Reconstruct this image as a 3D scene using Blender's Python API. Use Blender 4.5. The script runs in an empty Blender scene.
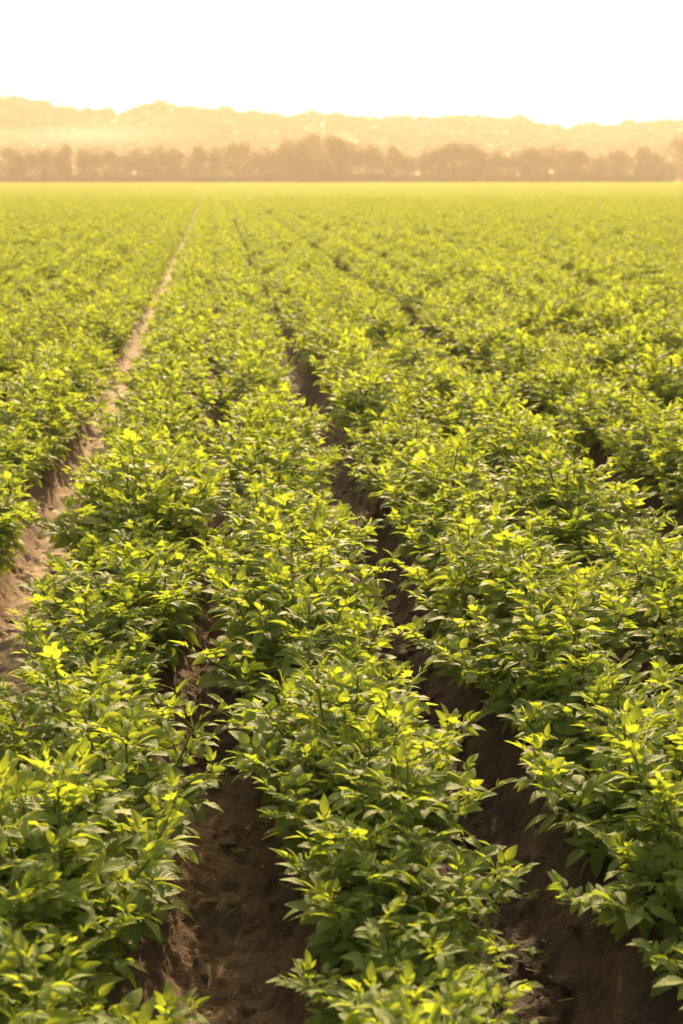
import bpy, math, random
import numpy as np
from mathutils import Vector, Matrix, Euler, noise as mnoise

scene = bpy.context.scene
R = math.radians
COL = scene.collection

# ------------------------------------------------------------------ camera
CAM_H = 2.05
PITCH, YAW = 13.3, 5.0            # looking down / turned right of the row direction (+Y)
LENS = 50.0
cam_data = bpy.data.cameras.new("camera")
cam = bpy.data.objects.new("camera", cam_data)
COL.objects.link(cam)
cam.location = (0.0, 0.0, CAM_H)
cam.rotation_euler = (R(90 - PITCH), 0, R(-YAW))
cam_data.sensor_fit = 'VERTICAL'
cam_data.sensor_height = 36.0
cam_data.lens = LENS
cam_data.clip_start = 0.05
cam_data.clip_end = 5000
cam_data.dof.use_dof = True
cam_data.dof.focus_distance = 5.0
cam_data.dof.aperture_fstop = 4.0
scene.camera = cam
FPX = 1024 * LENS / 36.0

# ------------------------------------------------------------------ sky and sun
SUN_EL, SUN_AZ = 21.0, 7.5        # azimuth measured from +Y towards +X
world = bpy.data.worlds.new("World")
scene.world = world
world.use_nodes = True
wn, wl = world.node_tree.nodes, world.node_tree.links
bg = wn["Background"]
sky = wn.new("ShaderNodeTexSky")
sky.sky_type = 'NISHITA'
sky.sun_disc = False
sky.sun_elevation = R(SUN_EL)
sky.sun_rotation = R(SUN_AZ)
sky.altitude = 0
sky.air_density = 1.0
sky.dust_density = 6.0
sky.ozone_density = 1.0
warm = wn.new("ShaderNodeMix"); warm.data_type = 'RGBA'; warm.blend_type = 'MULTIPLY'   # dusty golden evening air tints the whole dome
warm.inputs["Factor"].default_value = 1.0
warm.inputs["B"].default_value = (1.0, 0.89, 0.69, 1)
wl.new(sky.outputs[0], warm.inputs["A"])
wl.new(warm.outputs["Result"], bg.inputs[0])
bg.inputs[1].default_value = 0.15
sd = bpy.data.lights.new("sun", 'SUN')
sd.energy = 4.0
sd.angle = R(0.6)
sd.color = (1.0, 0.73, 0.40)
sun = bpy.data.objects.new("sun", sd)
COL.objects.link(sun)
sdir = Vector((math.sin(R(SUN_AZ)) * math.cos(R(SUN_EL)), math.cos(R(SUN_AZ)) * math.cos(R(SUN_EL)), math.sin(R(SUN_EL))))
sun.rotation_euler = sdir.to_track_quat('Z', 'Y').to_euler()
sun.location = (20, 60, 30)

scene.view_settings.view_transform = 'Standard'
scene.view_settings.look = 'None'
scene.view_settings.exposure = 1.55
scene.view_settings.gamma = 1.0
HAZE_DENSITY, HAZE_ANISO = 0.00056, 0.30

cy = scene.cycles
cy.use_denoising = True
cy.max_bounces = 9
cy.diffuse_bounces = 5
cy.glossy_bounces = 2
cy.transmission_bounces = 5
cy.volume_bounces = 0
cy.transparent_max_bounces = 8
cy.sample_clamp_indirect = 6.0
cy.use_fast_gi = False
cy.use_light_tree = False

rng = random.Random(11)
nrng = np.random.default_rng(11)

# ------------------------------------------------------------------ helpers
def tag(o, label=None, cat=None, group=None, kind=None):
    if label: o["label"] = label
    if cat: o["category"] = cat
    if group: o["group"] = group
    if kind: o["kind"] = kind
    return o

def link(name, data, parent=None):
    o = bpy.data.objects.new(name, data)
    COL.objects.link(o)
    if parent is not None: o.parent = parent
    return o

def mesh_np(name, co, faces, mat, smooth=True, attrs=None, uv=None):
    """co (n,3); faces: list of (m,k) int arrays (all tris or quads per array)"""
    me = bpy.data.meshes.new(name)
    faces = [np.asarray(f) for f in faces if len(f)]
    me.vertices.add(len(co))
    me.vertices.foreach_set("co", np.asarray(co, dtype=np.float32).ravel())
    if faces:
        loops = np.concatenate([f.ravel() for f in faces])
        sizes = np.concatenate([np.full(len(f), f.shape[1]) for f in faces])
        starts = np.concatenate([[0], np.cumsum(sizes)[:-1]])
        me.loops.add(len(loops))
        me.loops.foreach_set("vertex_index", loops.astype(np.int32))
        me.polygons.add(len(sizes))
        me.polygons.foreach_set("loop_start", starts.astype(np.int32))
        me.polygons.foreach_set("loop_total", sizes.astype(np.int32))
        if uv is not None:
            l = me.uv_layers.new(name="UVMap")
            l.data.foreach_set("uv", np.asarray(uv, dtype=np.float32)[loops].ravel())
        me.polygons.foreach_set("use_smooth", np.full(len(sizes), smooth))
    for k, v in (attrs or {}).items():
        v = np.asarray(v)
        t = 'INT' if v.dtype.kind == 'i' else 'FLOAT'
        a = me.attributes.new(k, t, 'POINT')
        a.data.foreach_set("value", v.astype(np.int32 if t == 'INT' else np.float32))
    me.update(calc_edges=True)
    if mat is not None: me.materials.append(mat)
    return me

class Geo:
    """collects vertices (with uv and tint) and quads/tris"""
    def __init__(s): s.co, s.uv, s.ti, s.q, s.t, s.n = [], [], [], [], [], 0
    def add(s, co, uv, ti, quads=(), tris=()):
        co = np.asarray(co, float)
        if len(quads): s.q.append(np.asarray(quads) + s.n)
        if len(tris): s.t.append(np.asarray(tris) + s.n)
        s.co.append(co); s.uv.append(np.asarray(uv, float)); s.ti.append(np.full(len(co), ti) if np.isscalar(ti) else np.asarray(ti))
        s.n += len(co)
    def arrays(s):
        return (np.concatenate(s.co), np.concatenate(s.uv), np.concatenate(s.ti),
                np.concatenate(s.q) if s.q else np.zeros((0, 4), int), np.concatenate(s.t) if s.t else np.zeros((0, 3), int))
    def merge(s, arr, M=None, dtint=0.0):
        co, uv, ti, q, t = arr
        if M is not None:
            m = np.array(M); co = co @ m[:3, :3].T + m[:3, 3]
        s.add(co, uv, ti + dtint, q, t)
    def mesh(s, name, mat, smooth=True):
        co, uv, ti, q, t = s.arrays()
        return mesh_np(name, co, [q, t], mat, smooth, {"tint": ti}, uv)

def tube(geo, pts, rads, sides=5, tint=0.5, cap=True):
    pts = [Vector(p) for p in pts]
    co, uv = [], []
    prev = None
    for i, p in enumerate(pts):
        d = (pts[min(i + 1, len(pts) - 1)] - pts[max(i - 1, 0)]).normalized()
        if prev is None:
            a = d.orthogonal().normalized()
        else:
            a = (prev - d * prev.dot(d)).normalized()
        prev = a
        b = d.cross(a)
        for k in range(sides):
            an = 2 * math.pi * k / sides
            co.append(p + (a * math.cos(an) + b * math.sin(an)) * rads[i]); uv.append((0.5, i / max(1, len(pts) - 1)))
    q = []
    for i in range(len(pts) - 1):
        for k in range(sides):
            q.append((i * sides + k, i * sides + (k + 1) % sides, (i + 1) * sides + (k + 1) % sides, (i + 1) * sides + k))
    geo.add([tuple(c) for c in co], uv, tint, q)

def vnoise(x, y, seed=0):
    xi, yi = np.floor(x).astype(np.int64), np.floor(y).astype(np.int64)
    xf, yf = x - xi, y - yi
    u, v = xf * xf * (3 - 2 * xf), yf * yf * (3 - 2 * yf)
    def h(a, b):
        n = (a * 374761393 + b * 668265263 + seed * 69069) & 0xFFFFFFFF
        n = ((n ^ (n >> 13)) * 1274126177) & 0xFFFFFFFF
        return ((n ^ (n >> 16)) & 0xFFFF) / 65535.0
    return (h(xi, yi) * (1 - u) + h(xi + 1, yi) * u) * (1 - v) + (h(xi, yi + 1) * (1 - u) + h(xi + 1, yi + 1) * u) * v
def fbm(x, y, octaves=4, seed=0):
    s, a, t = 0, 1.0, 0
    for o in range(octaves):
        s = s + a * vnoise(x * 2 ** o, y * 2 ** o, seed + o); t += a; a *= 0.5
    return s / t

# ------------------------------------------------------------------ materials
def new_mat(name):
    m = bpy.data.materials.new(name); m.use_nodes = True
    nt = m.node_tree; nt.nodes.clear()
    out = nt.nodes.new("ShaderNodeOutputMaterial")
    return m, nt, nt.nodes, nt.links, out

def ramp(nodes, stops):
    r = nodes.new("ShaderNodeValToRGB")
    while len(r.color_ramp.elements) < len(stops): r.color_ramp.elements.new(0.5)
    for e, (p, c) in zip(r.color_ramp.elements, stops):
        e.position = p; e.color = (*c, 1) if len(c) == 3 else c
    return r

def leaf_material(name, stops, trans_gain=1.0, trans_mix=0.52, rough=0.56, veins=True, spec=0.2):
    m, nt, N, L, out = new_mat(name)
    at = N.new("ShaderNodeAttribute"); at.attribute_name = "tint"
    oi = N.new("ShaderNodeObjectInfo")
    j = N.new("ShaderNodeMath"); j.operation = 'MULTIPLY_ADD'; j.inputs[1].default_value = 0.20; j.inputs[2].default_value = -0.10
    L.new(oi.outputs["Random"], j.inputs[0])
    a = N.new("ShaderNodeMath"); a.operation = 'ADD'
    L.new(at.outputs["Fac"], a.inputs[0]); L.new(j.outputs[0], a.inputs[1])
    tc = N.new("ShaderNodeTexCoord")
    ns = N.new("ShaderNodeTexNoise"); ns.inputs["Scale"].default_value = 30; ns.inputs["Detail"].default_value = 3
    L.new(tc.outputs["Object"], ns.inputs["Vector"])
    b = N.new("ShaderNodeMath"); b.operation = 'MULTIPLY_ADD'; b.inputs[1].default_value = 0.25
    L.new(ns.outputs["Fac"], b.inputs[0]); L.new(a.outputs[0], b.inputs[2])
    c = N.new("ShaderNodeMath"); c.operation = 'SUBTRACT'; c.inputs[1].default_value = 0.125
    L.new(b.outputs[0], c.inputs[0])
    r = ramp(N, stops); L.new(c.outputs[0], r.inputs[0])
    colour = r.outputs[0]
    p = N.new("ShaderNodeBsdfPrincipled")
    p.inputs["Roughness"].default_value = rough
    p.inputs["Specular IOR Level"].default_value = spec
    if veins:
        # veins from the leaflet's own uv: u across (-1..1 stored 0..1), v along
        sx = N.new("ShaderNodeSeparateXYZ"); L.new(tc.outputs["UV"], sx.inputs[0])
        u0 = N.new("ShaderNodeMath"); u0.operation = 'SUBTRACT'; u0.inputs[1].default_value = 0.5; L.new(sx.outputs[0], u0.inputs[0])
        ua = N.new("ShaderNodeMath"); ua.operation = 'ABSOLUTE'; L.new(u0.outputs[0], ua.inputs[0])
        mid = N.new("ShaderNodeMapRange"); mid.inputs[1].default_value = 0.0; mid.inputs[2].default_value = 0.06
        mid.inputs[3].default_value = 1; mid.inputs[4].default_value = 0; L.new(ua.outputs[0], mid.inputs[0])
        ph = N.new("ShaderNodeMath"); ph.operation = 'MULTIPLY_ADD'; ph.inputs[1].default_value = -0.75; L.new(ua.outputs[0], ph.inputs[0]); L.new(sx.outputs[1], ph.inputs[2])
        w = N.new("ShaderNodeMath"); w.operation = 'MULTIPLY'; w.inputs[1].default_value = 34.0; L.new(ph.outputs[0], w.inputs[0])
        si = N.new("ShaderNodeMath"); si.operation = 'SINE'; L.new(w.outputs[0], si.inputs[0])
        sv = N.new("ShaderNodeMapRange"); sv.inputs[1].default_value = 0.72; sv.inputs[2].default_value = 1.0; L.new(si.outputs[0], sv.inputs[0])
        mx = N.new("ShaderNodeMath"); mx.operation = 'MAXIMUM'; L.new(mid.outputs[0], mx.inputs[0]); L.new(sv.outputs[0], mx.inputs[1])
        k = N.new("ShaderNodeMath"); k.operation = 'MULTIPLY'; k.inputs[1].default_value = 0.35; L.new(mx.outputs[0], k.inputs[0])
        mc = N.new("ShaderNodeMix"); mc.data_type = 'RGBA'; mc.inputs["B"].default_value = (0.17, 0.24, 0.05, 1)
        L.new(k.outputs[0], mc.inputs["Factor"]); L.new(colour, mc.inputs["A"])
        colour = mc.outputs["Result"]
        bp = N.new("ShaderNodeBump"); bp.inputs["Strength"].default_value = 0.35; bp.inputs["Distance"].default_value = 0.002
        bp.invert = True
        L.new(si.outputs[0], bp.inputs["Height"]); L.new(bp.outputs[0], p.inputs["Normal"])
    L.new(colour, p.inputs["Base Color"])
    tr = N.new("ShaderNodeBsdfTranslucent")
    g = N.new("ShaderNodeMix"); g.data_type = 'RGBA'; g.blend_type = 'MULTIPLY'; g.inputs["Factor"].default_value = 1
    g.inputs["B"].default_value = (2.36 * trans_gain, 1.97 * trans_gain, 0.88 * trans_gain, 1)
    g.clamp_result = False
    L.new(colour, g.inputs["A"]); L.new(g.outputs["Result"], tr.inputs["Color"])
    ms = N.new("ShaderNodeMixShader"); ms.inputs[0].default_value = trans_mix
    L.new(p.outputs[0], ms.inputs[1]); L.new(tr.outputs[0], ms.inputs[2])
    L.new(ms.outputs[0], out.inputs["Surface"])
    return m

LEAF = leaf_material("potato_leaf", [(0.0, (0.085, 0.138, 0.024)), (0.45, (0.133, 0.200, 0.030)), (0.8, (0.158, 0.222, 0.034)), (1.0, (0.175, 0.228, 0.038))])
STEM = leaf_material("potato_stem", [(0.0, (0.05, 0.09, 0.02)), (1.0, (0.16, 0.19, 0.05))], trans_mix=0.25, veins=False)
TREELEAF = leaf_material("tree_foliage", [(0.0, (0.022, 0.045, 0.015)), (0.5, (0.045, 0.075, 0.02)), (1.0, (0.085, 0.105, 0.03))], trans_mix=0.15, veins=False, rough=0.7, spec=0.2)

def bark_material():
    m, nt, N, L, out = new_mat("bark")
    tc = N.new("ShaderNodeTexCoord"); n = N.new("ShaderNodeTexNoise"); n.inputs["Scale"].default_value = 6; n.inputs["Detail"].default_value = 6
    L.new(tc.outputs["Object"], n.inputs["Vector"])
    r = ramp(N, [(0.3, (0.05, 0.035, 0.025)), (0.7, (0.14, 0.105, 0.075))]); L.new(n.outputs["Fac"], r.inputs[0])
    p = N.new("ShaderNodeBsdfPrincipled"); p.inputs["Roughness"].default_value = 0.9; L.new(r.outputs[0], p.inputs["Base Color"])
    b = N.new("ShaderNodeBump"); b.inputs["Strength"].default_value = 0.8; L.new(n.outputs["Fac"], b.inputs["Height"]); L.new(b.outputs[0], p.inputs["Normal"])
    L.new(p.outputs[0], out.inputs["Surface"]); return m
BARK = bark_material()

def soil_material():
    m, nt, N, L, out = new_mat("field_soil")
    ge = N.new("ShaderNodeNewGeometry")
    at = N.new("ShaderNodeAttribute"); at.attribute_name = "dry"
    n1 = N.new("ShaderNodeTexNoise"); n1.inputs["Scale"].default_value = 5; n1.inputs["Detail"].default_value = 8; n1.inputs["Roughness"].default_value = 0.65
    n2 = N.new("ShaderNodeTexNoise"); n2.inputs["Scale"].default_value = 60; n2.inputs["Detail"].default_value = 6; n2.inputs["Roughness"].default_value = 0.7
    vo = N.new("ShaderNodeTexVoronoi"); vo.inputs["Scale"].default_value = 170
    cr = N.new("ShaderNodeTexVoronoi"); cr.feature = 'DISTANCE_TO_EDGE'; cr.inputs["Scale"].default_value = 11
    wrp = N.new("ShaderNodeMix"); wrp.data_type = 'RGBA'; wrp.blend_type = 'ADD'; wrp.inputs["Factor"].default_value = 0.12
    L.new(ge.outputs["Position"], wrp.inputs["A"]); L.new(n2.outputs["Color"], wrp.inputs["B"])
    L.new(wrp.outputs["Result"], cr.inputs["Vector"])
    for n in (n1, n2, vo): L.new(ge.outputs["Position"], n.inputs["Vector"])
    a = N.new("ShaderNodeMath"); a.operation = 'MULTIPLY_ADD'; a.inputs[1].default_value = 0.7; L.new(n1.outputs["Fac"], a.inputs[0]); L.new(at.outputs["Fac"], a.inputs[2])
    b = N.new("ShaderNodeMath"); b.operation = 'MULTIPLY_ADD'; b.inputs[1].default_value = 0.35; L.new(n2.outputs["Fac"], b.inputs[0]); L.new(a.outputs[0], b.inputs[2])
    r = ramp(N, [(0.30, (0.040, 0.022, 0.013)), (0.58, (0.12, 0.064, 0.029)), (0.85, (0.27, 0.17, 0.095)), (1.0, (0.52, 0.39, 0.25))])
    L.new(b.outputs[0], r.inputs[0])
    p = N.new("ShaderNodeBsdfPrincipled"); p.inputs["Roughness"].default_value = 0.85; p.inputs["Specular IOR Level"].default_value = 0.3
    L.new(r.outputs[0], p.inputs["Base Color"])
    c1 = N.new("ShaderNodeMapRange"); c1.inputs[1].default_value = 0.0; c1.inputs[2].default_value = 0.02; L.new(cr.outputs["Distance"], c1.inputs[0])
    h = N.new("ShaderNodeMath"); h.operation = 'MULTIPLY_ADD'; h.inputs[1].default_value = -0.35; L.new(vo.outputs["Distance"], h.inputs[0]); L.new(n2.outputs["Fac"], h.inputs[2])
    h2 = N.new("ShaderNodeMath"); h2.operation = 'MULTIPLY_ADD'; h2.inputs[1].default_value = 0.25; L.new(c1.outputs[0], h2.inputs[0]); L.new(h.outputs[0], h2.inputs[2])
    bp = N.new("ShaderNodeBump"); bp.inputs["Strength"].default_value = 0.9; bp.inputs["Distance"].default_value = 0.035
    L.new(h2.outputs[0], bp.inputs["Height"]); L.new(bp.outputs[0], p.inputs["Normal"])
    L.new(p.outputs[0], out.inputs["Surface"]); return m
SOIL = soil_material()

def simple_noise_mat(name, c0, c1, scale=3, rough=0.85):
    m, nt, N, L, out = new_mat(name)
    ge = N.new("ShaderNodeNewGeometry"); n = N.new("ShaderNodeTexNoise"); n.inputs["Scale"].default_value = scale; n.inputs["Detail"].default_value = 6
    L.new(ge.outputs["Position"], n.inputs["Vector"])
    r = ramp(N, [(0.3, c0), (0.7, c1)]); L.new(n.outputs["Fac"], r.inputs[0])
    p = N.new("ShaderNodeBsdfPrincipled"); p.inputs["Roughness"].default_value = rough; L.new(r.outputs[0], p.inputs["Base Color"])
    L.new(p.outputs[0], out.inputs["Surface"]); return m
MEADOW = simple_noise_mat("meadow", (0.07, 0.10, 0.03), (0.12, 0.15, 0.05), 0.05)
HILL = simple_noise_mat("hill_ground", (0.05, 0.065, 0.03), (0.10, 0.11, 0.05), 0.02)
PLASTER = simple_noise_mat("house_plaster", (0.70, 0.66, 0.58), (0.80, 0.76, 0.68), 0.4)
ROOFTILE = simple_noise_mat("house_roof_tile", (0.22, 0.10, 0.06), (0.32, 0.15, 0.09), 1.5)
GLASS = simple_noise_mat("window_glass", (0.03, 0.035, 0.04), (0.05, 0.06, 0.07), 1.0, 0.1)
CORK = simple_noise_mat("dry_leaf", (0.25, 0.17, 0.06), (0.42, 0.30, 0.10), 40)

# ------------------------------------------------------------------ rows
SP = 0.75
# (centre x, name used in labels); row index -> centre
def row_x(i):
    """row 0 is between the pale track and the middle furrow; positive to the right"""
    if i >= 0: x = -0.385 + SP * i
    else: x = -1.305 + SP * (i + 1)
    if i >= 4: x += 0.11          # the wheel furrow beyond row 3 is a little wider
    return x
def furrows():
    fs = []
    for i in range(-160, 161):
        fs.append(((row_x(i) + row_x(i + 1)) / 2, i))
    return fs

def soil_height(x, y):
    """x, y arrays -> base height of the ridged field"""
    rows = np.array([row_x(i) for i in range(-170, 171)])
    k = np.clip(np.searchsorted(rows, x), 1, len(rows) - 1)
    a, b = rows[k - 1], rows[k]
    t = (x - a) / (b - a)
    wide = (b - a) > 0.85
    c = np.abs(t - 0.5) * 2           # 0 in the furrow, 1 on the crest
    c = np.where(wide, np.clip((c - 0.22) / 0.78, 0, 1), c)
    prof = np.clip((c - 0.12) / 0.72, 0, 1)
    return 0.20 * prof * prof * (3 - 2 * prof), c

# ------------------------------------------------------------------ soil
def grow(start, step, end, f):
    v, out = start, []
    while v < end:
        v += step; step *= f; out.append(v)
    return out
xs_f = list(np.arange(-1.7, 2.5, 0.017))
xr = grow(xs_f[-1], 0.03, 16, 1.02)
xr = [v for v in xr]
def cap_steps(vals, start, mx):
    out, cur = [], start
    for v in vals:
        if v - cur > mx:
            n = int(math.ceil((v - cur) / mx))
            out += [cur + (v - cur) * (j + 1) / n for j in range(n)]
        else: out.append(v)
        cur = v
    return out
xr = cap_steps(xr, xs_f[-1], 0.11)
xl = [-v for v in cap_steps(grow(1.7, 0.03, 12, 1.02), 1.7, 0.11)]
X = np.array(sorted(xl) + xs_f + xr)
ys = list(np.arange(-3, 1.8, 0.12)) + list(np.arange(1.8, 7.4, 0.017))
ys += cap_steps(grow(ys[-1], 0.02, 46, 1.02), ys[-1], 0.4)
Y = np.array(ys)
GX, GY = np.meshgrid(X, Y)
H0, CR = soil_height(GX, GY)
steep = np.clip(1 - np.abs(CR - 0.5) * 2, 0, 1)
H = H0 + 0.035 * (fbm(GX * 2.2, GY * 1.3, 4, 3) - 0.5) + 0.085 * (fbm(GX * 9, GY * 7, 5, 9) - 0.5) * (0.5 + fbm(GX * 1.7, GY * 1.2, 2, 14)) - 0.022 * np.clip(1 - np.abs(fbm(GX * 13, GY * 10, 3, 93) - 0.5) / 0.035, 0, 1)
clod = fbm(GX * 34, GY * 30, 3, 21)
H += 0.050 * np.clip(clod - 0.50, 0, 1) * (0.6 + 0.8 * steep)
track = np.exp(-((GX + 0.86) / 0.20) ** 2)
crk = np.abs(fbm(GX * 6, GY * 5, 3, 40) - 0.5)
H -= 0.016 * np.exp(-(crk / 0.012) ** 2) * (1 - CR)
# the track keeps two shallow scuffed ruts
H += track * 0.012 * (fbm(GX * 20, GY * 3, 3, 77) - 0.5)
furr2 = np.exp(-((GX + 0.03) / 0.16) ** 2)
dry = -0.10 * np.exp(-((GX - 0.74) / 0.2) ** 2) + 0.85 * track + 0.30 * furr2 * (fbm(GX * 3, GY * 2, 3, 55) > 0.42) + 0.0 * GX - 0.06  # dry pale track soil; its extra paleness puts sunlight into the colour
dry += 0.10 * (fbm(GX * 1.5, GY * 1.5, 3, 61) - 0.5)
nx, ny = len(X), len(Y)
idx = np.arange(nx * ny).reshape(ny, nx)
Q = np.stack([idx[:-1, :-1], idx[:-1, 1:], idx[1:, 1:], idx[1:, :-1]], -1).reshape(-1, 4)
soil = link("field_soil", mesh_np("field_soil", np.stack([GX, GY, H], -1).reshape(-1, 3), [Q], SOIL, True, {"dry": dry.ravel()}))
tag(soil, "brown ridged soil with furrows between the potato rows", None, None, "structure")
del H0, CR, steep, clod, crk

def soil_z(x, y):
    h, c = soil_height(np.array([x]), np.array([y])); return float(h[0])

# the rest of the field: the same ridges run on to the trees and to both sides
FIELD_END = 346.0
px_ = []
fr = [(row_x(i), 0.19) for i in range(-165, 166)] + [(f, 0.0) for f, _ in furrows()]
fr.sort()
def strip(x0, x1, y0, y1, ysteps):
    pts = [(x, z) for x, z in fr if x0 < x < x1]
    pts = [(x0, 0.1)] + pts + [(x1, 0.1)]
    co, q = [], []
    yy = np.linspace(y0, y1, ysteps + 1)
    for y in yy:
        for x, z in pts: co.append((x, y, z - 0.012))
    n = len(pts)
    i = np.arange(n - 1)
    for k in range(ysteps):
        q.append(np.stack([k * n + i, k * n + i + 1, (k + 1) * n + i + 1, (k + 1) * n + i], -1))
    return np.array(co), np.concatenate(q)
parts = [strip(-115, 115, Y[-1], FIELD_END, 40), strip(-115, X[0], -20, Y[-1], 8), strip(X[-1], 115, -20, Y[-1], 8), strip(X[0], X[-1], -20, Y[0], 3)]
co, q, off = [], [], 0
for c_, q_ in parts:
    co.append(c_); q.append(q_ + off); off += len(c_)
co = np.concatenate(co)
far_soil = link("far_field_soil", mesh_np("far_field_soil", co, [np.concatenate(q)], SOIL, False, {"dry": np.zeros(len(co))}))
tag(far_soil, "ridged soil of the far field under the crop", None, None, "structure")

ground = link("ground", mesh_np("ground", [(-980, -40, -0.25), (980, -40, -0.25), (980, 1180, -0.25), (-980, 1180, -0.25)], [[(0, 1, 2, 3)]], MEADOW))
tag(ground, "level ground around and beyond the field", None, None, "structure")

# ------------------------------------------------------------------ potato leaf geometry
TS = [0.0, 0.10, 0.24, 0.42, 0.60, 0.76, 0.90, 1.0]
SS = [-1.0, -0.55, 0.0, 0.55, 1.0]
def leaflet(geo, M, length, width, fold, droop, wave, rg, tint, low=0):
    ts = TS if low == 0 else ([0, 0.3, 0.7, 1.0] if low == 1 else [0, 0.42, 1.0])
    ss = SS if low == 0 else [-1, 0, 1]
    co, uv, q, t = [], [], [], []
    ph = rg.uniform(0, 6.28); twist = rg.uniform(-0.35, 0.35)
    prof = lambda x: (x ** 0.62) * ((1 - x) ** 1.08) / 0.415
    for tt in ts[:-1]:
        w = 0.5 * width * max(prof(tt), 0.03 if tt == 0 else 0)
        # arc along the blade
        x = length * (math.sin(droop * tt) / droop if abs(droop) > 1e-3 else tt)
        zc = -length * ((1 - math.cos(droop * tt)) / droop if abs(droop) > 1e-3 else 0)
        for s in ss:
            a = abs(s)
            z = w * a * fold - w * 0.35 * fold * a ** 3
            z += wave * w * math.sin(ph + tt * 9 + s * 1.7) * a
            yv = s * w * (1 - 0.12 * fold)
            tw = twist * tt
            co.append((x, yv * math.cos(tw) - z * math.sin(tw), zc + z * math.cos(tw) + yv * math.sin(tw)))
            uv.append((0.5 + 0.5 * s, tt))
    n = len(ss)
    for i in range(len(ts) - 2):
        for k in range(n - 1):
            q.append((i * n + k, (i + 1) * n + k, (i + 1) * n + k + 1, i * n + k + 1))
    tip = len(co)
    co.append((length * (math.sin(droop) / droop if abs(droop) > 1e-3 else 1), 0, -length * ((1 - math.cos(droop)) / droop if abs(droop) > 1e-3 else 0)))
    uv.append((0.5, 1.0))
    b = (len(ts) - 2) * n
    for k in range(n - 1): t.append((b + k, tip, b + k + 1))
    m = np.array(M); co = np.array(co) @ m[:3, :3].T + m[:3, 3]
    geo.add(co, uv, tint, q, t)

def compound_leaf(rg, young=0.0, low=0):
    """one potato leaf: rachis with 2-3 pairs of leaflets and a larger end leaflet, unit length about 1, growing along +X"""
    g = Geo()
    bend = rg.uniform(0.25, 0.95) * (1 - 0.9 * young)
    side = rg.uniform(-0.25, 0.25)
    nseg = 5 if low == 0 else 2
    rl = 0.68
    P, T = [], []
    pos = Vector((0, 0, 0)); pitch = 0.0; yaw = 0.0
    K = 12
    for i in range(K + 1):
        d = Vector((math.cos(pitch) * math.cos(yaw), math.cos(pitch) * math.sin(yaw), math.sin(pitch)))
        P.append(pos.copy()); T.append((pitch, yaw))
        pos = pos + d * rl / K
        pitch -= bend / K; yaw += side / K
    def at(u):
        f = u * K; i = min(int(f), K - 1); fr_ = f - i
        return P[i].lerp(P[i + 1], fr_), T[i][0] * (1 - fr_) + T[i + 1][0] * fr_, T[i][1]
    base_t = 0.54 + 0.06 * young
    if low < 2:
        tube(g, [P[int(K * j / nseg)] for j in range(nseg + 1)], [0.020 * (1 - 0.6 * j / nseg) for j in range(nseg + 1)], 4 if low == 0 else 3, base_t + 0.12)
    pairs = [(0.36, 0.26), (0.62, 0.36), (0.86, 0.44)] if rg.random() < 0.7 else [(0.45, 0.32), (0.80, 0.44)]
    if low == 2: pairs = [(0.55, 0.42)]
    if young > 0.5: pairs = rg.choice(([(0.80, 0.28)], [(0.50, 0.18), (0.88, 0.30)]))
    wf = rg.uniform(0.54, 0.70) * (1 - 0.14 * young)
    for u, ln in pairs:
        for sg in (-1, 1):
            p, pt, yw = at(min(1, max(0, u + rg.uniform(-0.04, 0.04))))
            a = sg * R(rg.uniform(48, 72) * (1 - 0.35 * young))
            roll = rg.uniform(-0.35, 0.35) + sg * (0.25 * young + 0.05)
            M = Matrix.Translation(p) @ Euler((0, -pt, 0)).to_matrix().to_4x4() @ Euler((0, 0, yw + a)).to_matrix().to_4x4() @ Euler((roll * -1, rg.uniform(-0.25, 0.25) - 0.35 * young, 0)).to_matrix().to_4x4()
            M = M @ Matrix.Translation((0.03, 0, 0))
            l = ln * rg.uniform(0.85, 1.15)
            leaflet(g, M, l, l * wf, rg.uniform(0.15, 0.5) + 0.35 * young, rg.uniform(0.1, 0.9) * (1 - 0.6 * young) + 0.01, rg.uniform(0.05, 0.16), rg, base_t + rg.uniform(-0.08, 0.08), low)
    p, pt, yw = at(1.0)
    M = Matrix.Translation(p) @ Euler((0, 0, yw)).to_matrix().to_4x4() @ Euler((rg.uniform(-0.3, 0.3), -pt, 0)).to_matrix().to_4x4()
    l = 0.50 * rg.uniform(0.9, 1.15)
    leaflet(g, M, l, l * (wf + 0.03), rg.uniform(0.15, 0.45) + 0.3 * young, rg.uniform(0.3, 1.1) * (1 - 0.5 * young) + 0.01, rg.uniform(0.05, 0.14), rg, base_t + rg.uniform(-0.03, 0.1), low)
    return g

N_MAT, N_YNG = 9, 5
def leaf_set(low):
    rg = random.Random(5)
    out = []
    for i in range(N_MAT): out.append(compound_leaf(rg, 0.0, low).arrays())
    for i in range(N_YNG): out.append(compound_leaf(rg, 1.0, low).arrays())
    return out
LS0, LS2 = leaf_set(0), leaf_set(2)
def arr_mesh(name, arr, mat):
    co, uv, ti, q, t = arr
    return mesh_np(name, co, [q, t], mat, True, {"tint": ti}, uv)
LEAF_ME = [arr_mesh("potato_leaf_blade", a, LEAF) for a in LS0]

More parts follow.
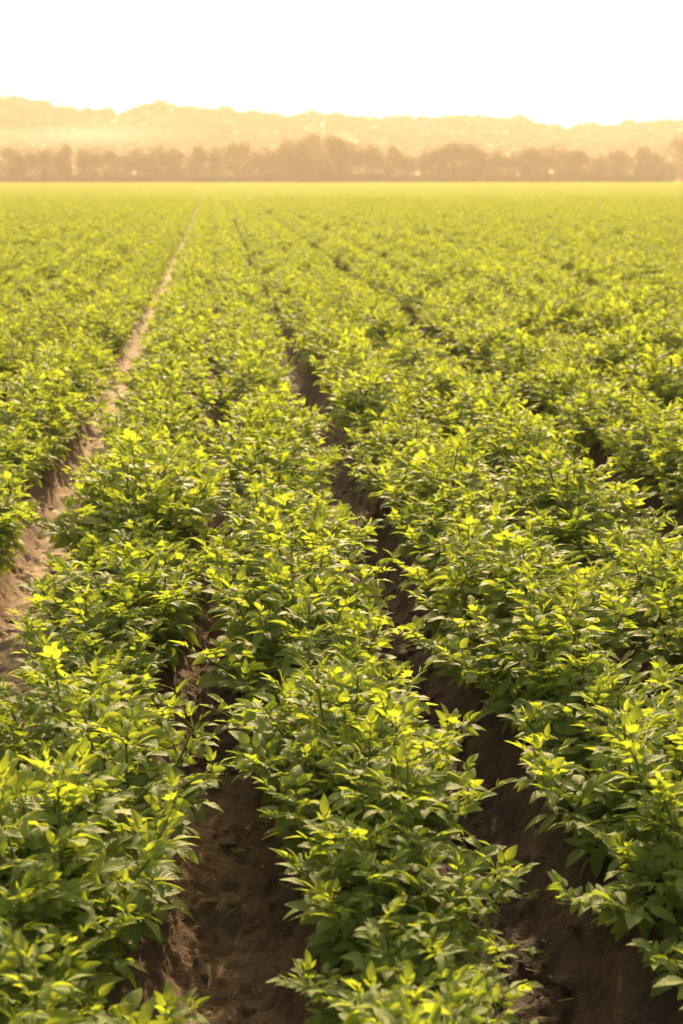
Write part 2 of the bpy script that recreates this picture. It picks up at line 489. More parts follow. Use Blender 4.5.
# ------------------------------------------------------------------ potato plant variants
def plant_variant(seed, size=1.0, dens=1.0):
    rg = random.Random(seed)
    stems, leaves = [], []
    ns = rg.randint(9, 12)
    for s in range(ns):
        az = 2 * math.pi * (s + rg.uniform(-0.3, 0.3)) / ns * (1 if s < ns - 2 else 1) + 0.3
        inner = s % 3 == 0
        lean0 = R(rg.uniform(5, 18) if inner else rg.uniform(32, 58))
        lean1 = R(rg.uniform(0, 20) if inner else rg.uniform(15, 62))
        ln = rg.uniform(0.33, 0.43) * size
        if s == ns - 1: lean0, lean1, ln = R(62), R(rg.uniform(55, 80)), ln * rg.uniform(1.0, 1.2)   # a shoot that sprawls towards the furrow
        if s == 0: ln *= 1.12
        base = Vector((math.cos(az) * rg.uniform(0.01, 0.05), math.sin(az) * rg.uniform(0.01, 0.05), -0.03))
        K = 8
        pos = base; pts = [pos.copy()]; dirs = []
        for k in range(K):
            f = k / (K - 1)
            le = lean0 * (1 - f) + lean1 * f
            a2 = az + 0.3 * math.sin(f * 3 + s)
            d = Vector((math.sin(le) * math.cos(a2), math.sin(le) * math.sin(a2), math.cos(le)))
            dirs.append(d); pos = pos + d * ln / K; pts.append(pos.copy())
        stems.append((pts, [0.0065 * (1 - 0.55 * k / K) for k in range(K + 1)]))
        def at(u):
            f = u * K; i = min(int(f), K - 1)
            return pts[i].lerp(pts[i + 1], f - i), dirs[i]
        ph = rg.uniform(0, 6.28)
        nl = int(round(rg.choice((13, 14, 15)) * dens))
        for j in range(nl):
            u = 0.22 + 0.70 * (j / (nl - 1)) + rg.uniform(-0.02, 0.02)
            p, d = at(u)
            phi = ph + 2.4 * j + rg.uniform(-0.3, 0.3)
            out_ = Vector((math.cos(phi), math.sin(phi), 0))
            # leaves turn to the open side of the plant
            open_ = Vector((p.x, p.y, 0))
            if open_.length > 0.03: out_ = (out_ + open_.normalized() * 0.55).normalized()
            elev = R(-6 + 72 * u + rg.uniform(-20, 20))
            sz = (0.172 - 0.065 * max(0, u - 0.45) / 0.5) * rg.uniform(0.82, 1.15) * size
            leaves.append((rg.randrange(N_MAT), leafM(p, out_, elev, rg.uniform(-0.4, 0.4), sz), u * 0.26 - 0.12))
        # tuft of young leaves on the shoot tip
        p, d = at(1.0)
        for j in range(rg.randint(2, 4)):
            phi = ph + j * 1.9 + rg.uniform(-0.9, 0.9)
            elev = R(rg.uniform(15, 60) if j < 3 else rg.uniform(55, 82))
            leaves.append((N_MAT + rg.randrange(N_YNG), leafM(p, Vector((math.cos(phi), math.sin(phi), 0)), elev, rg.uniform(-0.3, 0.3), rg.uniform(0.07, 0.12) * size * (1 if j < 3 else 0.7)), 0.0))
    return stems, leaves

def leafM(p, out_, elev, roll, sz):
    az = math.atan2(out_.y, out_.x)
    return Matrix.Translation(p) @ Euler((0, 0, az)).to_matrix().to_4x4() @ Euler((0, -elev, 0)).to_matrix().to_4x4() @ Euler((roll, 0, 0)).to_matrix().to_4x4() @ Matrix.Scale(sz, 4)

NVAR = 7
VARS = [plant_variant(100 + i) for i in range(NVAR)]
STEM_ME = []
for st, lv in VARS:
    row = []
    for pts, rd in st:
        g = Geo(); tube(g, pts, rd, 5, 0.5)
        row.append(g.mesh("potato_stem", STEM))
    STEM_ME.append(row)
def foliage_arrays(var, ls, keep=1.0, seed=0):
    rg = random.Random(seed); g = Geo()
    for k, M, dt in var[1]:
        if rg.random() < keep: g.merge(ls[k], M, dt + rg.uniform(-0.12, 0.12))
    return g.arrays()
FOL = [foliage_arrays(v, LS0, 1.0, i) for i, v in enumerate(VARS)]
FOL_ME = [arr_mesh("potato_foliage", a, LEAF) for a in FOL]
# all stems of one plant as one mesh, for the plants far enough that their leaves are joined
STEMS_ME = []
for st, lv in VARS:
    g = Geo()
    for pts, rd in st: tube(g, pts, rd, 4, 0.5)
    STEMS_ME.append(g.mesh("potato_stems", STEM))

# ------------------------------------------------------------------ where the plants stand
camM = Matrix.LocRotScale(cam.location, cam.rotation_euler, None).inverted()
def project(p):
    v = camM @ Vector(p)
    if v.z > -0.1: return None
    return 341.5 + FPX * v.x / -v.z, 512 - FPX * v.y / -v.z, -v.z

def row_step(i): return 0.31
prng = random.Random(77)
plants = []      # x, y, rot, scale, variant, row
NEAR_END = 105.0
for i in range(-40, 44):
    cx = row_x(i)
    y = 0.6 + prng.uniform(0, 0.3)
    while y < NEAR_END:
        x = cx + prng.gauss(0, 0.032) + 0.06 * mnoise.noise(Vector((cx * 5, y * 0.45, 9)))
        big = 0.97 + 0.52 * (mnoise.noise(Vector((cx * 1.3, y * 1.25, 3.1)))) + prng.uniform(-0.09, 0.09)
        if prng.random() < 0.06: big *= 0.75
        big = max(0.68, min(1.22, big))
        # the furrow right of the middle row and the wheel furrow stay open: plants beside them lean away a little
        if i == 1: x -= 0.045; big = min(big, 1.02)
        if i == 2: x += 0.045; big = min(big, 1.06)
        if i == 3: x -= 0.03; big = min(big, 1.06)
        if i == 4: x += 0.02; big = min(big, 1.06)
        if i == 0: x -= 0.03
        if i == -1: big = min(big, 1.04)
        if i == 0 and y > 8: x += 0.025; big = min(big, 1.08)
        if i == 1 and y < 4.6: x += 0.03
        if i == 1 and y < 3.7: x += 0.06; big = min(big, 0.92)
        if i == 0 and y < 5: x -= 0.02
        if i == 2 and y < 4.6: x += 0.03; big = min(big, 0.98)
        if i == 2 and y < 3.9: x += 0.02
        pr = project((x, y, 0.3))
        lo, hi = -y * 0.155 - 2.6, y * 0.345 + 2.6
        if lo < x < hi:
            inframe = pr is not None and -70 * 4.5 / y < pr[0] < 683 + 70 * 4.5 / y and pr[1] < 1024 + 0.12 * FPX / max(pr[2], 1)
            plants.append((x, y, prng.uniform(0, 6.283), big, prng.randrange(NVAR), i, inframe))
        y += row_step(i) + prng.uniform(-0.045, 0.045)

vis = sorted([p for p in plants if p[6]], key=lambda p: p[1])
THINGS = vis[:296]
N_LEAFY = 120          # nearest plants whose leaves are objects of their own
tset = set(id(p) for p in THINGS)
rest = [p for p in plants if id(p) not in tset]

ONES = ["", "first", "second", "third", "fourth", "fifth", "sixth", "seventh", "eighth", "ninth", "tenth", "eleventh", "twelfth", "thirteenth", "fourteenth", "fifteenth", "sixteenth", "seventeenth", "eighteenth", "nineteenth"]
TENS = {20: ("twentieth", "twenty"), 30: ("thirtieth", "thirty"), 40: ("fortieth", "forty"), 50: ("fiftieth", "fifty"), 60: ("sixtieth", "sixty")}
def ordinal(n):
    if n < 20: return ONES[n]
    t = n // 10 * 10
    return TENS[t][0] if n == t else TENS[t][1] + "-" + ONES[n - t]
def row_name(i):
    if i == 0: return "row right of the pale track"
    if i == 1: return "row left of the dark furrow"
    if i >= 2: return "%s row right of the dark furrow" % ONES[i - 1]
    return "%s row left of the pale track" % ONES[-i]
count = {}
GROUP = "potato plants growing in ridged rows"
for n, p in enumerate(THINGS):
    x, y, rot, sc, v, i, _ = p
    count[i] = count.get(i, 0) + 1
    look = "bushy" if sc > 0.98 else ("small" if sc < 0.82 else "leafy")
    e = link("potato_plant", None)
    e.empty_display_size = 0.2
    e.location = (x, y, soil_z(x, y)); e.rotation_euler = (prng.uniform(-0.08, 0.08), prng.uniform(-0.08, 0.08), rot); e.scale = (sc, sc, sc ** 1.25)
    tag(e, "%s potato plant, %s from the front, %s" % (look, ordinal(count[i]), row_name(i)), "potato plant", GROUP)
    if n < N_LEAFY:
        for me in STEM_ME[v]: link("stem", me, e)
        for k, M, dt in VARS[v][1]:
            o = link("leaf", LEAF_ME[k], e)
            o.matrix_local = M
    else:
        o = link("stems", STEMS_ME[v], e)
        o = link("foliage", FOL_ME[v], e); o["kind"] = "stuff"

# ------------------------------------------------------------------ the rest of the crop, one object
def far_crop():
    co, q, t, vid, ti, uv = [], [], [], [], [], []
    n = 0
    lowsegs = []
    lv = [foliage_arrays(v, LS2, 0.80, 50 + i) for i, v in enumerate(VARS)]
    rg = random.Random(4)
    for s in range(5):
        g = Geo()
        for k in range(5):
            a = rg.randrange(NVAR); sc = rg.uniform(0.75, 1.1)
            M = Matrix.Translation((rg.uniform(-0.05, 0.05), -0.6 + 0.3 * k + rg.uniform(-0.05, 0.05), rg.uniform(-0.04, 0.0))) @ Euler((0, 0, rg.uniform(0, 6.28))).to_matrix().to_4x4() @ Matrix.Scale(sc, 4)
            g.merge(lv[a], M, -0.15)  # darker tint paints in the self-shading the simplified leaves lack
        lowsegs.append(g.arrays())
    kinds = FOL + lowsegs
    for k, arr in enumerate(kinds):
        c_, u_, t_, q_, tr_ = arr
        co.append(c_); uv.append(u_); ti.append(t_); q.append(q_ + n); t.append(tr_ + n)
        vid.append(np.full(len(c_), k)); n += len(c_)
    pts, pv, pr, ps = [], [], [], []
    for x, y, rot, sc, v, i, _ in rest:
        pts.append((x, y, soil_z(x, y))); pv.append(v); pr.append(rot); ps.append(sc)
    for i in range(-160, 165):
        cx = row_x(i); y = NEAR_END + 0.6 + rg.uniform(0, 1.2)
        while y < FIELD_END - 1:
            if -y * 0.155 - 9 < cx < y * 0.345 + 9 and abs(cx) < 114:
                pts.append((cx + rg.gauss(0, 0.05), y, 0.17 + rg.uniform(-0.03, 0.03))); pv.append(NVAR + rg.randrange(5)); pr.append(rg.choice((0, math.pi)) + rg.gauss(0, 0.04)); ps.append(rg.uniform(0.85, 1.15))
            y += 1.45
    m = len(pts)
    co.append(np.array(pts)); uv.append(np.zeros((m, 2))); ti.append(np.zeros(m)); vid.append(np.full(m, -1))
    var = np.concatenate([np.zeros(n, int), np.array(pv)])
    rot = np.concatenate([np.zeros(n), np.array(pr)]); sca = np.concatenate([np.ones(n), np.array(ps)])
    me = mesh_np("far_potato_crop", np.concatenate(co), [np.concatenate(q), np.concatenate(t)], LEAF, True,
                 {"tint": np.concatenate(ti), "part_id": np.concatenate(vid), "pick": var, "turn": rot, "grow": sca}, np.concatenate(uv))
    o = link("potato_crop", me)
    tag(o, "green potato crop stretching from the middle distance to the far trees", "crop", None, "stuff")
    ng = bpy.data.node_groups.new("crop_rows", 'GeometryNodeTree')
    ng.interface.new_socket(name="Geometry", in_out='INPUT', socket_type='NodeSocketGeometry')
    ng.interface.new_socket(name="Geometry", in_out='OUTPUT', socket_type='NodeSocketGeometry')
    N, L = ng.nodes, ng.links
    gi, go = N.new("NodeGroupInput"), N.new("NodeGroupOutput")
    def attr(nm, ty):
        a = N.new("GeometryNodeInputNamedAttribute"); a.data_type = ty; a.inputs[0].default_value = nm; return a
    pid = attr("part_id", 'INT')
    def sep(k):
        c = N.new("FunctionNodeCompare"); c.data_type = 'INT'; c.operation = 'EQUAL'
        L.new(pid.outputs[0], c.inputs[2]); c.inputs[3].default_value = k
        s = N.new("GeometryNodeSeparateGeometry"); s.domain = 'POINT'
        L.new(gi.outputs[0], s.inputs[0]); L.new(c.outputs[0], s.inputs[1])
        return s
    join = N.new("GeometryNodeJoinGeometry")
    for k in reversed(range(len(kinds))):
        s = sep(k); g2 = N.new("GeometryNodeGeometryToInstance")
        L.new(s.outputs[0], g2.inputs[0]); L.new(g2.outputs[0], join.inputs[0])
    sp_ = sep(-1)
    ip = N.new("GeometryNodeInstanceOnPoints")
    L.new(sp_.outputs[0], ip.inputs["Points"]); L.new(join.outputs[0], ip.inputs["Instance"])
    ip.inputs["Pick Instance"].default_value = True
    pk = attr("pick", 'INT'); L.new(pk.outputs[0], ip.inputs["Instance Index"])
    tu = attr("turn", 'FLOAT'); cx = N.new("ShaderNodeCombineXYZ"); L.new(tu.outputs[0], cx.inputs[2])
    L.new(cx.outputs[0], ip.inputs["Rotation"])
    gr = attr("grow", 'FLOAT'); L.new(gr.outputs[0], ip.inputs["Scale"])
    L.new(ip.outputs[0], go.inputs[0])
    md = o.modifiers.new("crop_rows", 'NODES'); md.node_group = ng
    print("crop points", m)
far_crop()

# ------------------------------------------------------------------ clods and crumbs on the soil
def clods():
    import bmesh
    bm = bmesh.new(); bmesh.ops.create_icosphere(bm, subdivisions=2, radius=1.0)
    base = np.array([v.co[:] for v in bm.verts]); tri = np.array([[v.index for v in f.verts] for f in bm.faces]); bm.free()
    bm = bmesh.new(); bmesh.ops.create_icosphere(bm, subdivisions=1, radius=1.0)
    base1 = np.array([v.co[:] for v in bm.verts]); tri1 = np.array([[v.index for v in f.verts] for f in bm.faces]); bm.free()
    rg = random.Random(31); co, fa, dr, n = [], [], [], 0
    fx = [f for f, i in furrows() if -2.4 < f < 3.3]
    for k in range(9000):
        f = rg.choice(fx) if rg.random() < 0.25 else rg.choice([a for a in fx if abs(a) < 1.0])
        x = f + rg.gauss(0, 0.12); y = 2.2 + 11 * rg.random() ** 1.5
        s = min(0.016, 0.0026 * math.exp(abs(rg.gauss(0, 0.62)))); big = s > 0.009
        if k < 420:
            s = rg.uniform(0.011, 0.030) * rg.uniform(0.6, 1.0); big = True; f = rg.choice((0.74, 0.74, 0.74, 0.02, -0.86)); x = f + rg.gauss(0, 0.11)
        b, t = (base, tri) if big else (base1, tri1)
        r = 1 + 0.32 * nrng.standard_normal((len(b), 1)) * (0.6 if big else 1)
        c = b * r * np.array([rg.uniform(0.8, 1.4), rg.uniform(0.8, 1.4), rg.uniform(0.5, 0.9)]) * s
        a = rg.uniform(0, 6.28); ca, sa = math.cos(a), math.sin(a)
        c = np.stack([c[:, 0] * ca - c[:, 1] * sa, c[:, 0] * sa + c[:, 1] * ca, c[:, 2]], -1)
        xi, yi = int(np.clip(np.searchsorted(X, x), 0, nx - 1)), int(np.clip(np.searchsorted(Y, y), 0, ny - 1))
        c[:, 2] *= 0.6; c += np.array([x, y, H[yi, xi] + s * 0.1])
        co.append(c); fa.append(t + n); dr.append(np.full(len(c), dry[yi, xi] + rg.uniform(-0.06, 0.12))); n += len(c)
    o = link("soil_clods", mesh_np("soil_clods", np.concatenate(co), [np.concatenate(fa)], SOIL, False, {"dry": np.concatenate(dr)}))
    tag(o, "small crumbs and clods of brown earth lying in the furrows", "soil clods", None, "stuff")
clods()
def ground_z(x, y):
    xi, yi = int(np.clip(np.searchsorted(X, x), 0, nx - 1)), int(np.clip(np.searchsorted(Y, y), 0, ny - 1)); return float(H[yi, xi])

# small weed seedlings and a few fallen leaves in the furrows
def litter():
    """scraps of dry leaf and stalk scattered on the soil"""
    rg = random.Random(71); g = Geo()
    for k in range(420):
        f = rg.choice((0.74, 0.74, -0.86, 0.0, 0.02)); x = f + rg.gauss(0, 0.10); y = 2.3 + 8 * rg.random() ** 1.3
        M = Matrix.Translation((x, y, ground_z(x, y) + 0.006)) @ Euler((rg.uniform(-.5, .5), rg.uniform(-.4, .4), rg.uniform(0, 6.28))).to_matrix().to_4x4()
        if rg.random() < 0.55:
            l = rg.uniform(0.012, 0.032); leaflet(g, M, l, l * 0.5, 0.7, rg.uniform(0.4, 1.8), 0.2, rg, 0.5, 1)
        else:
            l = rg.uniform(0.02, 0.06); tube(g, [M @ Vector((0, 0, 0)), M @ Vector((l * .5, 0, l * 0.08)), M @ Vector((l, l * 0.1, 0))], [0.0013] * 3, 4)
    o = link("plant_litter", g.mesh("plant_litter", CORK)); tag(o, "scraps of dry leaf and stalk scattered along the furrows", "litter", None, "stuff")
litter()
def weeds():
    rg = random.Random(8)
    g = Geo()
    tube(g, [(0, 0, -0.004), (0.002, 0, 0.012), (0.0, 0.001, 0.022)], [0.0012, 0.001, 0.0008], 4, 0.5)
    st = g.mesh("seedling_stem", STEM)
    lm = []
    for k in range(3):
        g = Geo(); leaflet(g, Matrix.Identity(4), 1, 0.62, 0.3, 0.5, 0.1, rg, 0.6); lm.append(g.mesh("seedling_leaf", LEAF))
    spots = [(0.80, 3.36, "pair of tiny weed seedlings at the foot of the ridge right of the dark furrow", 1.5),
             (0.86, 3.62, "tiny green weed seedling beside the dark furrow, a little behind the front one", 1.2),
             (0.70, 4.25, "small weed seedling on the dark furrow floor beside the middle row", 1.3),
             (0.03, 4.05, "small green weed seedling on the floor of the middle furrow", 1.2),
             (0.13, 3.15, "low green weed seedling near the front of the middle furrow", 1.6),
             (-0.80, 5.9, "tiny weed seedling on the pale dirt track beside the crop", 1.6)]
    for x, y, lab, s in spots:
        e = link("weed_seedling", None); e.location = (x, y, ground_z(x, y)); e.rotation_euler[2] = rg.uniform(0, 6)
        e.scale = (s, s, s)
        tag(e, lab, "weed", "weed seedlings in the furrows")
        link("stem", st, e)
        for k in range(5):
            o = link("leaf", lm[k % 3], e); o.location = (0, 0, 0.018 + 0.001 * k); o.rotation_euler = (0, rg.uniform(-0.5, 0.1), k * 1.26 + rg.uniform(-.2, .2)); f = rg.uniform(0.018, 0.03); o.scale = (f, f, f)
    for x, y, lab in [(0.04, 4.6, "dry brown fallen leaf on the middle furrow floor"), (0.66, 5.3, "dry brown fallen leaf in the dark furrow"), (0.72, 3.9, "curled dry leaf lying on the dark furrow's near floor"), (-0.85, 7.4, "dry brown leaf lying on the pale track")]:
        g = Geo(); leaflet(g, Matrix.Identity(4), 0.06, 0.032, 0.7, rg.uniform(0.6, 1.6), 0.2, rg, 0.5)
        o = link("fallen_leaf", g.mesh("fallen_leaf", CORK)); o.location = (x, y, ground_z(x, y) + 0.012); o.rotation_euler = (rg.uniform(-.3, .3), 0.1, rg.uniform(0, 6))
        tag(o, lab, "leaf", "fallen leaves in the furrows")
weeds()

# ------------------------------------------------------------------ the line of trees behind the field
def limb(g, p, d, ln, r, depth, rg, tips):
    K = 4; pts = [p.copy()]; rs = [r]
    for k in range(K):
        d = (d + Vector((rg.uniform(-.2, .2), rg.uniform(-.2, .2), rg.uniform(-0.02, .15)))).normalized()
        p = p + d * ln / K; pts.append(p.copy()); rs.append(r * (1 - 0.55 * (k + 1) / K))
    tube(g, pts, rs, 6 if depth == 0 else 4, 0.5)
    if depth >= 2: tips.append(p); return
    for k in range(4 if depth == 0 else 3):
        a = rg.uniform(0, 6.28); i = rg.randint(2, K)
        nd = (d * 0.5 + Vector((math.cos(a), math.sin(a), rg.uniform(0.1, 0.8))) * 0.8).normalized()
        limb(g, pts[i].copy(), nd, ln * rg.uniform(0.55, 0.8), rs[i] * 0.7, depth + 1, rg, tips)
    tips.append(p)

def tree_variant(seed, nleaf=4200, low=0.06):
    """unit tree: height 1, spread about 1"""
    rg = random.Random(seed); g = Geo(); tips = []
    limb(g, Vector((0, 0, -0.03)), Vector((0, 0, 1)), 0.34, 0.028, 0, rg, tips)
    trunk = g.mesh("tree_trunk", BARK)
    g = Geo(); lobes = []
    nl = rg.randint(20, 25)
    for k in range(nl):
        while True:
            u = Vector((rg.uniform(-1, 1), rg.uniform(-1, 1), rg.uniform(-1, 1)))
            if 0.35 < u.length < 1: break
        sz = rg.uniform(0.13, 0.20)
        lobes.append((Vector((u.x * 0.34, u.y * 0.34, 0.46 + u.z * (0.38 if u.z > 0 else 0.42))), sz, rg.uniform(-0.2, 0.2)))
    per = nleaf // nl
    co, q, ti = [], [], []
    for c, r, tn in lobes:
        for j in range(per):
            u = Vector((rg.gauss(0, 1), rg.gauss(0, 1), rg.gauss(0, 1))).normalized()
            rad = r * (0.55 + 0.45 * rg.random() ** 0.5) * (1 + 0.25 * mnoise.noise(u * 2.5 + c * 9))
            if rg.random() < 0.06: rad *= 1.25
            p = c + Vector((u.x, u.y, u.z * 0.85)) * rad
            if p.z < 0.0: continue
            nrm = (u + Vector((rg.uniform(-.8, .8), rg.uniform(-.8, .8), rg.uniform(-.5, .8)))).normalized()
            a = nrm.orthogonal().normalized(); b = nrm.cross(a); an = rg.uniform(0, 6.28)
            a, b = a * math.cos(an) + b * math.sin(an), b * math.cos(an) - a * math.sin(an)
            s = rg.uniform(0.014, 0.026)
            n = len(co)
            co += [p - a * s, p - b * s * 0.6 + nrm * s * .2, p + a * s, p + b * s * 0.6 + nrm * s * .2]; q.append((n, n + 1, n + 2, n + 3)); ti += [0.5 + tn + rg.uniform(-.25, .25)] * 4
    g.add([tuple(c) for c in co], [(0.5, 0.5)] * len(co), np.array(ti), q)
    return trunk, g.mesh("tree_crown", TREELEAF, False)
TREES = [tree_variant(300 + i) for i in range(6)]
TREE_D = 352.0
def ray_pos(px, dist, z=0.0):
    """ground point seen in column px of the photograph at a distance along the rows"""
    a = math.atan((px - 341.5) / FPX * math.cos(R(PITCH)) ) + R(YAW)
    # small pitch correction near the horizon is ignored
    return math.tan(a) * dist, dist
def build_tree(px, top, wpx, dd=0.0, label=None, v=None, kind="tree"):
    d = TREE_D + dd
    x, y = ray_pos(px, d)
    h = (183.5 - top) / FPX * d * 1.0
    w = wpx / FPX * d
    e = link("broadleaf_tree", None); e.location = (x, y, -0.25); e.rotation_euler[2] = rng.uniform(0, 6.28)
    e.scale = (w * 1.2, w * 1.2, h * 1.06)
    tk, cr = TREES[v if v is not None else rng.randrange(6)]
    link("trunk", tk, e)
    link("crown", cr, e)
    tag(e, label, "tree", "trees lining the far edge of the field")
    return e
row_t = [(-40, 145, 34), (-14, 147, 34), (14, 146, 32), (42, 143, 32), (65, 143, 26), (88, 143, 28), (108, 147, 24), (122, 152, 20), (140, 145, 30),
         (157, 144, 26), (177, 145, 26), (196, 142, 32), (217, 145, 24), (240, 137, 36), (262, 144, 26), (277, 149, 20), (290, 136, 32), (309, 132, 36),
         (329, 130, 42), (349, 134, 36), (370, 140, 32), (390, 142, 30), (408, 150, 24), (424, 149, 20), (437, 142, 30), (456, 138, 42), (475, 141, 32),
         (493, 145, 28), (513, 148, 28), (535, 143, 34), (560, 140, 44), (583, 146, 28), (600, 151, 20), (616, 146, 30), (640, 142, 32), (656, 151, 24)]
def tlab(k, px, top, w):
    hs = "tall" if top <= 138 else ("low" if top >= 149 else "rounded")
    return "%s hazy tree, %s from the left end of the dark tree line" % (hs, ordinal(k))
k = 0
for (px, top, w) in row_t:
    if px < -5:
        build_tree(px, top, w, rng.uniform(-2, 4), "hazy tree just outside the left end of the tree line, %s" % ("farther out" if px < -30 else "nearer in"))
        continue
    k += 1
    build_tree(px, top, w, rng.uniform(-2, 6), tlab(k, px, top, w))
build_tree(683, 131, 46, 70, "large pale green tree standing back behind the right end of the tree line")
build_tree(668, 160, 18, 2, "very low bush-like tree, last at the right end of the tree line")
build_tree(705, 136, 44, 60, "pale tree standing back beyond the right edge of the picture")
# low hedge of undergrowth under the trees
def undergrowth():
    rg = random.Random(91); co, q, ti = [], [], []
    x0, x1 = ray_pos(-60, TREE_D)[0], ray_pos(662, TREE_D)[0]
    for j in range(40000):
        x = rg.uniform(x0, x1); hmax = 1.2 + 2.6 * fbm(np.array([x * 0.16]), np.array([3.3]), 3, 5)[0]
        p = Vector((x, TREE_D - 1.5 + rg.uniform(-1.4, 4), -0.2 + hmax * rg.random() ** 0.8))
        nrm = Vector((rg.gauss(0, 1), rg.gauss(0, 1), rg.gauss(0.4, 1))).normalized()
        a = nrm.orthogonal().normalized(); b = nrm.cross(a); s = rg.uniform(0.2, 0.4); n = len(co)
        co += [p - a * s, p - b * s * .6, p + a * s, p + b * s * .6]; q.append((n, n + 1, n + 2, n + 3)); ti += [0.45 + rg.uniform(-.25, .25)] * 4
    g = Geo(); g.add([tuple(c) for c in co], [(0.5, 0.5)] * len(co), np.array(ti), q)
    o = link("undergrowth", g.mesh("undergrowth", TREELEAF, False))
    tag(o, "low scrub filling the foot of the tree line", "undergrowth", None, "stuff")
undergrowth()

# ------------------------------------------------------------------ wooded hills
HD = 680.0
prof = [(-500, 104), (-250, 98), (-60, 100), (0, 101), (35, 102), (52, 107), (70, 109), (100, 110), (112, 111), (114, 122), (119, 122.5), (122, 113), (135, 109), (155, 107), (170, 107), (200, 107), (240, 110), (270, 113),
        (292, 115), (310, 111), (340, 113), (360, 115), (382, 117), (430, 114), (480, 116), (520, 118), (545, 121), (570, 126), (585, 123), (620, 121), (660, 120), (700, 118), (900, 112), (1200, 116)]
pxs, pys = np.array([a for a, b in prof]), np.array([b for a, b in prof])
def hill_top(px): return (176.0 - np.interp(px, pxs, pys)) / FPX   # tangent of elevation
def hills():
    cols = np.arange(-500, 1201, 3.0); n = 26
    co = []
    d0 = 520.0
    A = np.arctan((cols - 341.5) / FPX * math.cos(R(PITCH))) + R(YAW)
    for r in range(n):
        f = r / (n - 1); d = d0 + (HD - d0) * f
        hm = CAM_H + hill_top(cols) * HD / np.cos(A - R(YAW)) - 7.5
        prof_ = f ** 1.35
        z = -0.6 + (hm + 0.6) * prof_ + 1.6 * (fbm(cols * 0.03, np.full(len(cols), f * 6), 3, 2) - 0.5) * (1 - f)
        co.append(np.stack([np.tan(A) * d, np.full(len(cols), d), z], -1))
    for dz in (40, 130):
        last = co[n - 1].copy(); last[:, 1] += dz; last[:, 2] *= (0.85 if dz == 40 else 0.0); last[:, 2] -= (0 if dz == 40 else 0.6)
        co.append(last)
    m = len(cols); rows = len(co)
    idx = np.arange(m * rows).reshape(rows, m)
    Q = np.stack([idx[:-1, :-1], idx[:-1, 1:], idx[1:, 1:], idx[1:, :-1]], -1).reshape(-1, 4)
    o = link("hills", mesh_np("hills", np.concatenate(co), [Q], HILL)); tag(o, "long low wooded hills behind the trees, fading in haze", None, None, "structure")
    return cols, co
cols, hco = hills()
def woodland():
    """crowns of the far wood: too many and too faint to tell apart"""
    rg = random.Random(17); co, q, ti = [], [], []
    m = len(cols)
    allp = []
    for j in range(6500):
        px = rg.uniform(-300, 1000); f = 1 - abs(rg.gauss(0, 0.45))
        if f < 0.05: continue
        if rg.random() < 0.35: f = rg.uniform(0.985, 1.0)
        # openings: pale meadows and the gap between the two hills
        if 111 < px < 122 and f > 0.9: continue
        clr = fbm(np.array([px * 0.02]), np.array([f * 4.0]), 3, 66)[0]
        if clr > 0.66 and f < 0.93: continue
        d = 520.0 + (HD - 520.0) * f
        c = np.interp(px, cols, np.arange(m)); i0 = int(c); r = min(25, f * 25); r0 = min(int(r), 24)
        P0 = hco[r0][i0] * (1 - (r - r0)) + hco[r0 + 1][i0] * (r - r0)
        x = math.tan(math.atan((px - 341.5) / FPX * math.cos(R(PITCH))) + R(YAW)) * d
        h = rg.uniform(3.4, 6.0) * (0.75 + 0.8 * vnoise(np.array([px * 0.11]), np.array([1.5]), 8)[0]) * (1.0 if f < 0.95 else 0.85)
        if 158 < px < 167 and f > 0.95: h *= 1.35
        allp.append((x, d, P0[2], h))
    for x, y, z, h in allp:
        w = h * rg.uniform(0.5, 0.75); tn = rg.uniform(-0.2, 0.2)
        for k in range(42):
            u = Vector((rg.gauss(0, 1), rg.gauss(0, 1), rg.gauss(0, 1))).normalized()
            p = Vector((x + u.x * w * 0.8, y + u.y * w * 0.8, z + h * 0.5 + u.z * h * 0.5))
            nrm = (u + Vector((rg.uniform(-.6, .6), rg.uniform(-.6, .6), rg.uniform(-.3, .6)))).normalized()
            a = nrm.orthogonal().normalized(); b = nrm.cross(a); s = rg.uniform(0.8, 1.5); n = len(co)
            co += [p - a * s, p - b * s * .7, p + a * s, p + b * s * .7]; q.append((n, n + 1, n + 2, n + 3)); ti += [0.5 + tn + rg.uniform(-.2, .2)] * 4
    g = Geo(); g.add([tuple(c) for c in co], [(0.5, 0.5)] * len(co), np.array(ti), q)
    o = link("hill_woodland", g.mesh("hill_woodland", TREELEAF, False)); tag(o, "hazy woodland covering the far hills", "woodland", None, "stuff")
woodland()

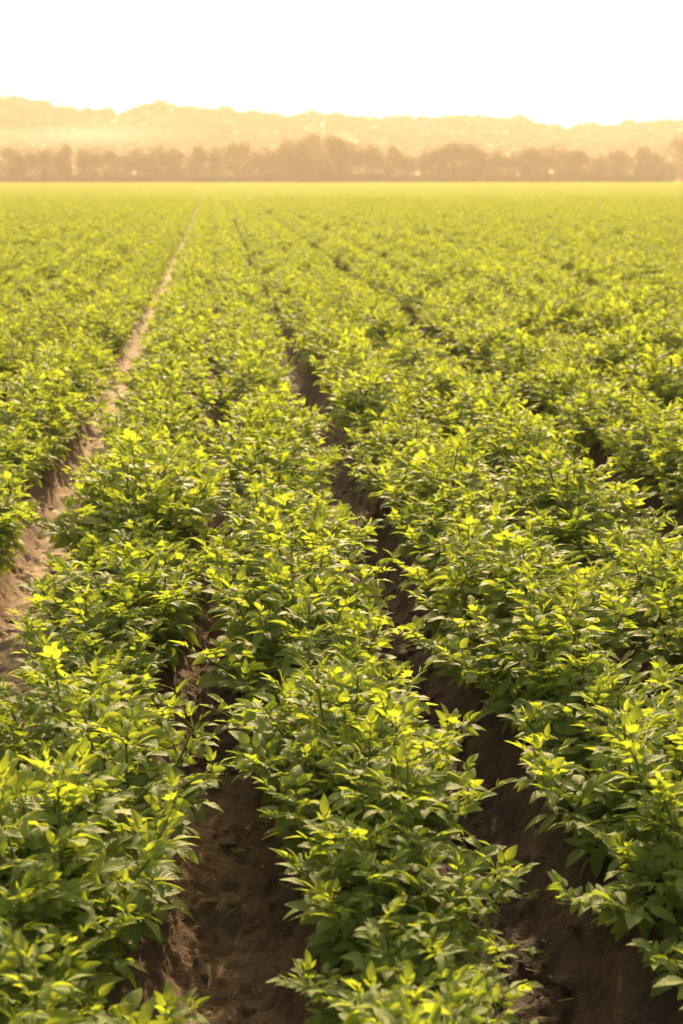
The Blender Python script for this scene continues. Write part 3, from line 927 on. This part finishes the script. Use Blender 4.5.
# a few pale houses on the slope, almost lost in the haze
def box(x0, x1, y0, y1, z0, z1):
    c = [(x0, y0, z0), (x1, y0, z0), (x1, y1, z0), (x0, y1, z0), (x0, y0, z1), (x1, y0, z1), (x1, y1, z1), (x0, y1, z1)]
    return np.array(c, float), np.array([(0, 3, 2, 1), (4, 5, 6, 7), (0, 1, 5, 4), (1, 2, 6, 5), (2, 3, 7, 6), (3, 0, 4, 7)])
def house(px, py, w, label):
    py += 8
    # stand on the hill where that pixel looks
    best = None
    A_i = int(np.interp(px, cols, np.arange(len(cols))))
    for r in range(26):
        P = hco[r][A_i]; v = project(P)
        e = abs(v[1] - py)
        if best is None or e < best[0]: best = (e, P)
    P = best[1]
    e = link("house", None);  e.location = (P[0], P[1] - 3, P[2] - 0.3); e.rotation_euler[2] = rng.uniform(-0.4, 0.4)
    tag(e, label, "house", "pale houses on the hillside")
    d, h = 7.0, 4.6
    c, f = box(-w / 2, w / 2, -d / 2, d / 2, 0, h)
    # gable ends
    c = np.concatenate([c, [(-w / 2, 0, h + 2.6), (w / 2, 0, h + 2.6)]])
    link("wall", mesh_np("house_wall", c, [f[[0, 2, 3, 4, 5]], np.array([(4, 8, 7), (5, 6, 9)])], PLASTER, False), e)
    rc = np.array([(-w / 2 - .4, -d / 2 - .5, h - .25), (w / 2 + .4, -d / 2 - .5, h - .25), (w / 2 + .4, 0, h + 2.9), (-w / 2 - .4, 0, h + 2.9), (-w / 2 - .4, d / 2 + .5, h - .25), (w / 2 + .4, d / 2 + .5, h - .25)])
    rc = np.concatenate([rc, rc + np.array([0, 0, -0.18])])
    link("roof", mesh_np("house_roof", rc, [[(0, 1, 2, 3), (3, 2, 5, 4), (6, 9, 8, 7), (9, 10, 11, 8), (0, 6, 7, 1), (4, 5, 11, 10)]], ROOFTILE, False), e)
    for k in range(int(w // 3)):
        x = -w / 2 + 1.6 + k * 2.9
        c, f = box(x, x + 1.1, -d / 2 - 0.06, -d / 2 + 0.1, 1.6, 3.0)
        link("window", mesh_np("house_window", c, [f], GLASS, False), e)
house(398, 124, 12, "pale house high on the hillside above the low gap in the trees")
house(424, 128, 9, "small pale house just below and right of the highest hillside house")
house(592, 138, 9, "small pale house on the hillside behind the right-hand tree line")
house(630, 140, 10, "pale house low on the hillside, farthest right of the houses")
house(315, 124, 9, "small pale house on the hillside above the tallest trees")

# ------------------------------------------------------------------ haze
def low_mist():
    """thin mist lying in the valley behind the left part of the tree line"""
    import bmesh
    bm = bmesh.new(); bmesh.ops.create_icosphere(bm, subdivisions=4, radius=1.0)
    for v in bm.verts:
        n_ = mnoise.noise(v.co * 2.2) * 0.22
        v.co *= 1 + n_
    me = bpy.data.meshes.new("low_mist"); bm.to_mesh(me); bm.free()
    for spx, spy, d, sx, sz in ((40, 141, 500, 36, 4.6), (120, 137, 510, 34, 5.5), (82, 137, 520, 40, 3.8)):
        x, y = ray_pos(spx, d); o = link("low_mist", me)
        o.location = (x, y, CAM_H + (176 - spy) / FPX * d); o.scale = (sx, 22, sz)
        tag(o, "faint pale mist drifting low behind the left end of the tree line", "mist", "mist banks in the valley", "stuff")
    m, nt, N, L, out = new_mat("mist")
    tc = N.new("ShaderNodeTexCoord"); ln = N.new("ShaderNodeVectorMath"); ln.operation = 'LENGTH'; L.new(tc.outputs["Object"], ln.inputs[0])
    mr = N.new("ShaderNodeMapRange"); mr.inputs[1].default_value = 1.0; mr.inputs[2].default_value = 0.1; mr.inputs[3].default_value = 0; mr.inputs[4].default_value = 0.0024
    L.new(ln.outputs["Value"], mr.inputs[0])
    v = N.new("ShaderNodeVolumePrincipled"); v.inputs["Color"].default_value = (1, 0.97, 0.92, 1); v.inputs["Anisotropy"].default_value = 0.3
    L.new(mr.outputs[0], v.inputs["Density"]); L.new(v.outputs[0], out.inputs["Volume"])
    me.materials.append(m)
low_mist()

def haze():
    c, f = box(-1000, 1000, -45, 1200, -3.0, 82.0)
    m, nt, N, L, out = new_mat("haze")
    v = N.new("ShaderNodeVolumePrincipled")
    v.inputs["Color"].default_value = (1.0, 0.84, 0.68, 1); v.inputs["Density"].default_value = HAZE_DENSITY; v.inputs["Anisotropy"].default_value = HAZE_ANISO
    L.new(v.outputs[0], out.inputs["Volume"])
    o = link("haze", mesh_np("haze", c, [f], m, False)); tag(o, "warm evening haze filling the air over the field", "haze", None, "stuff")
haze()
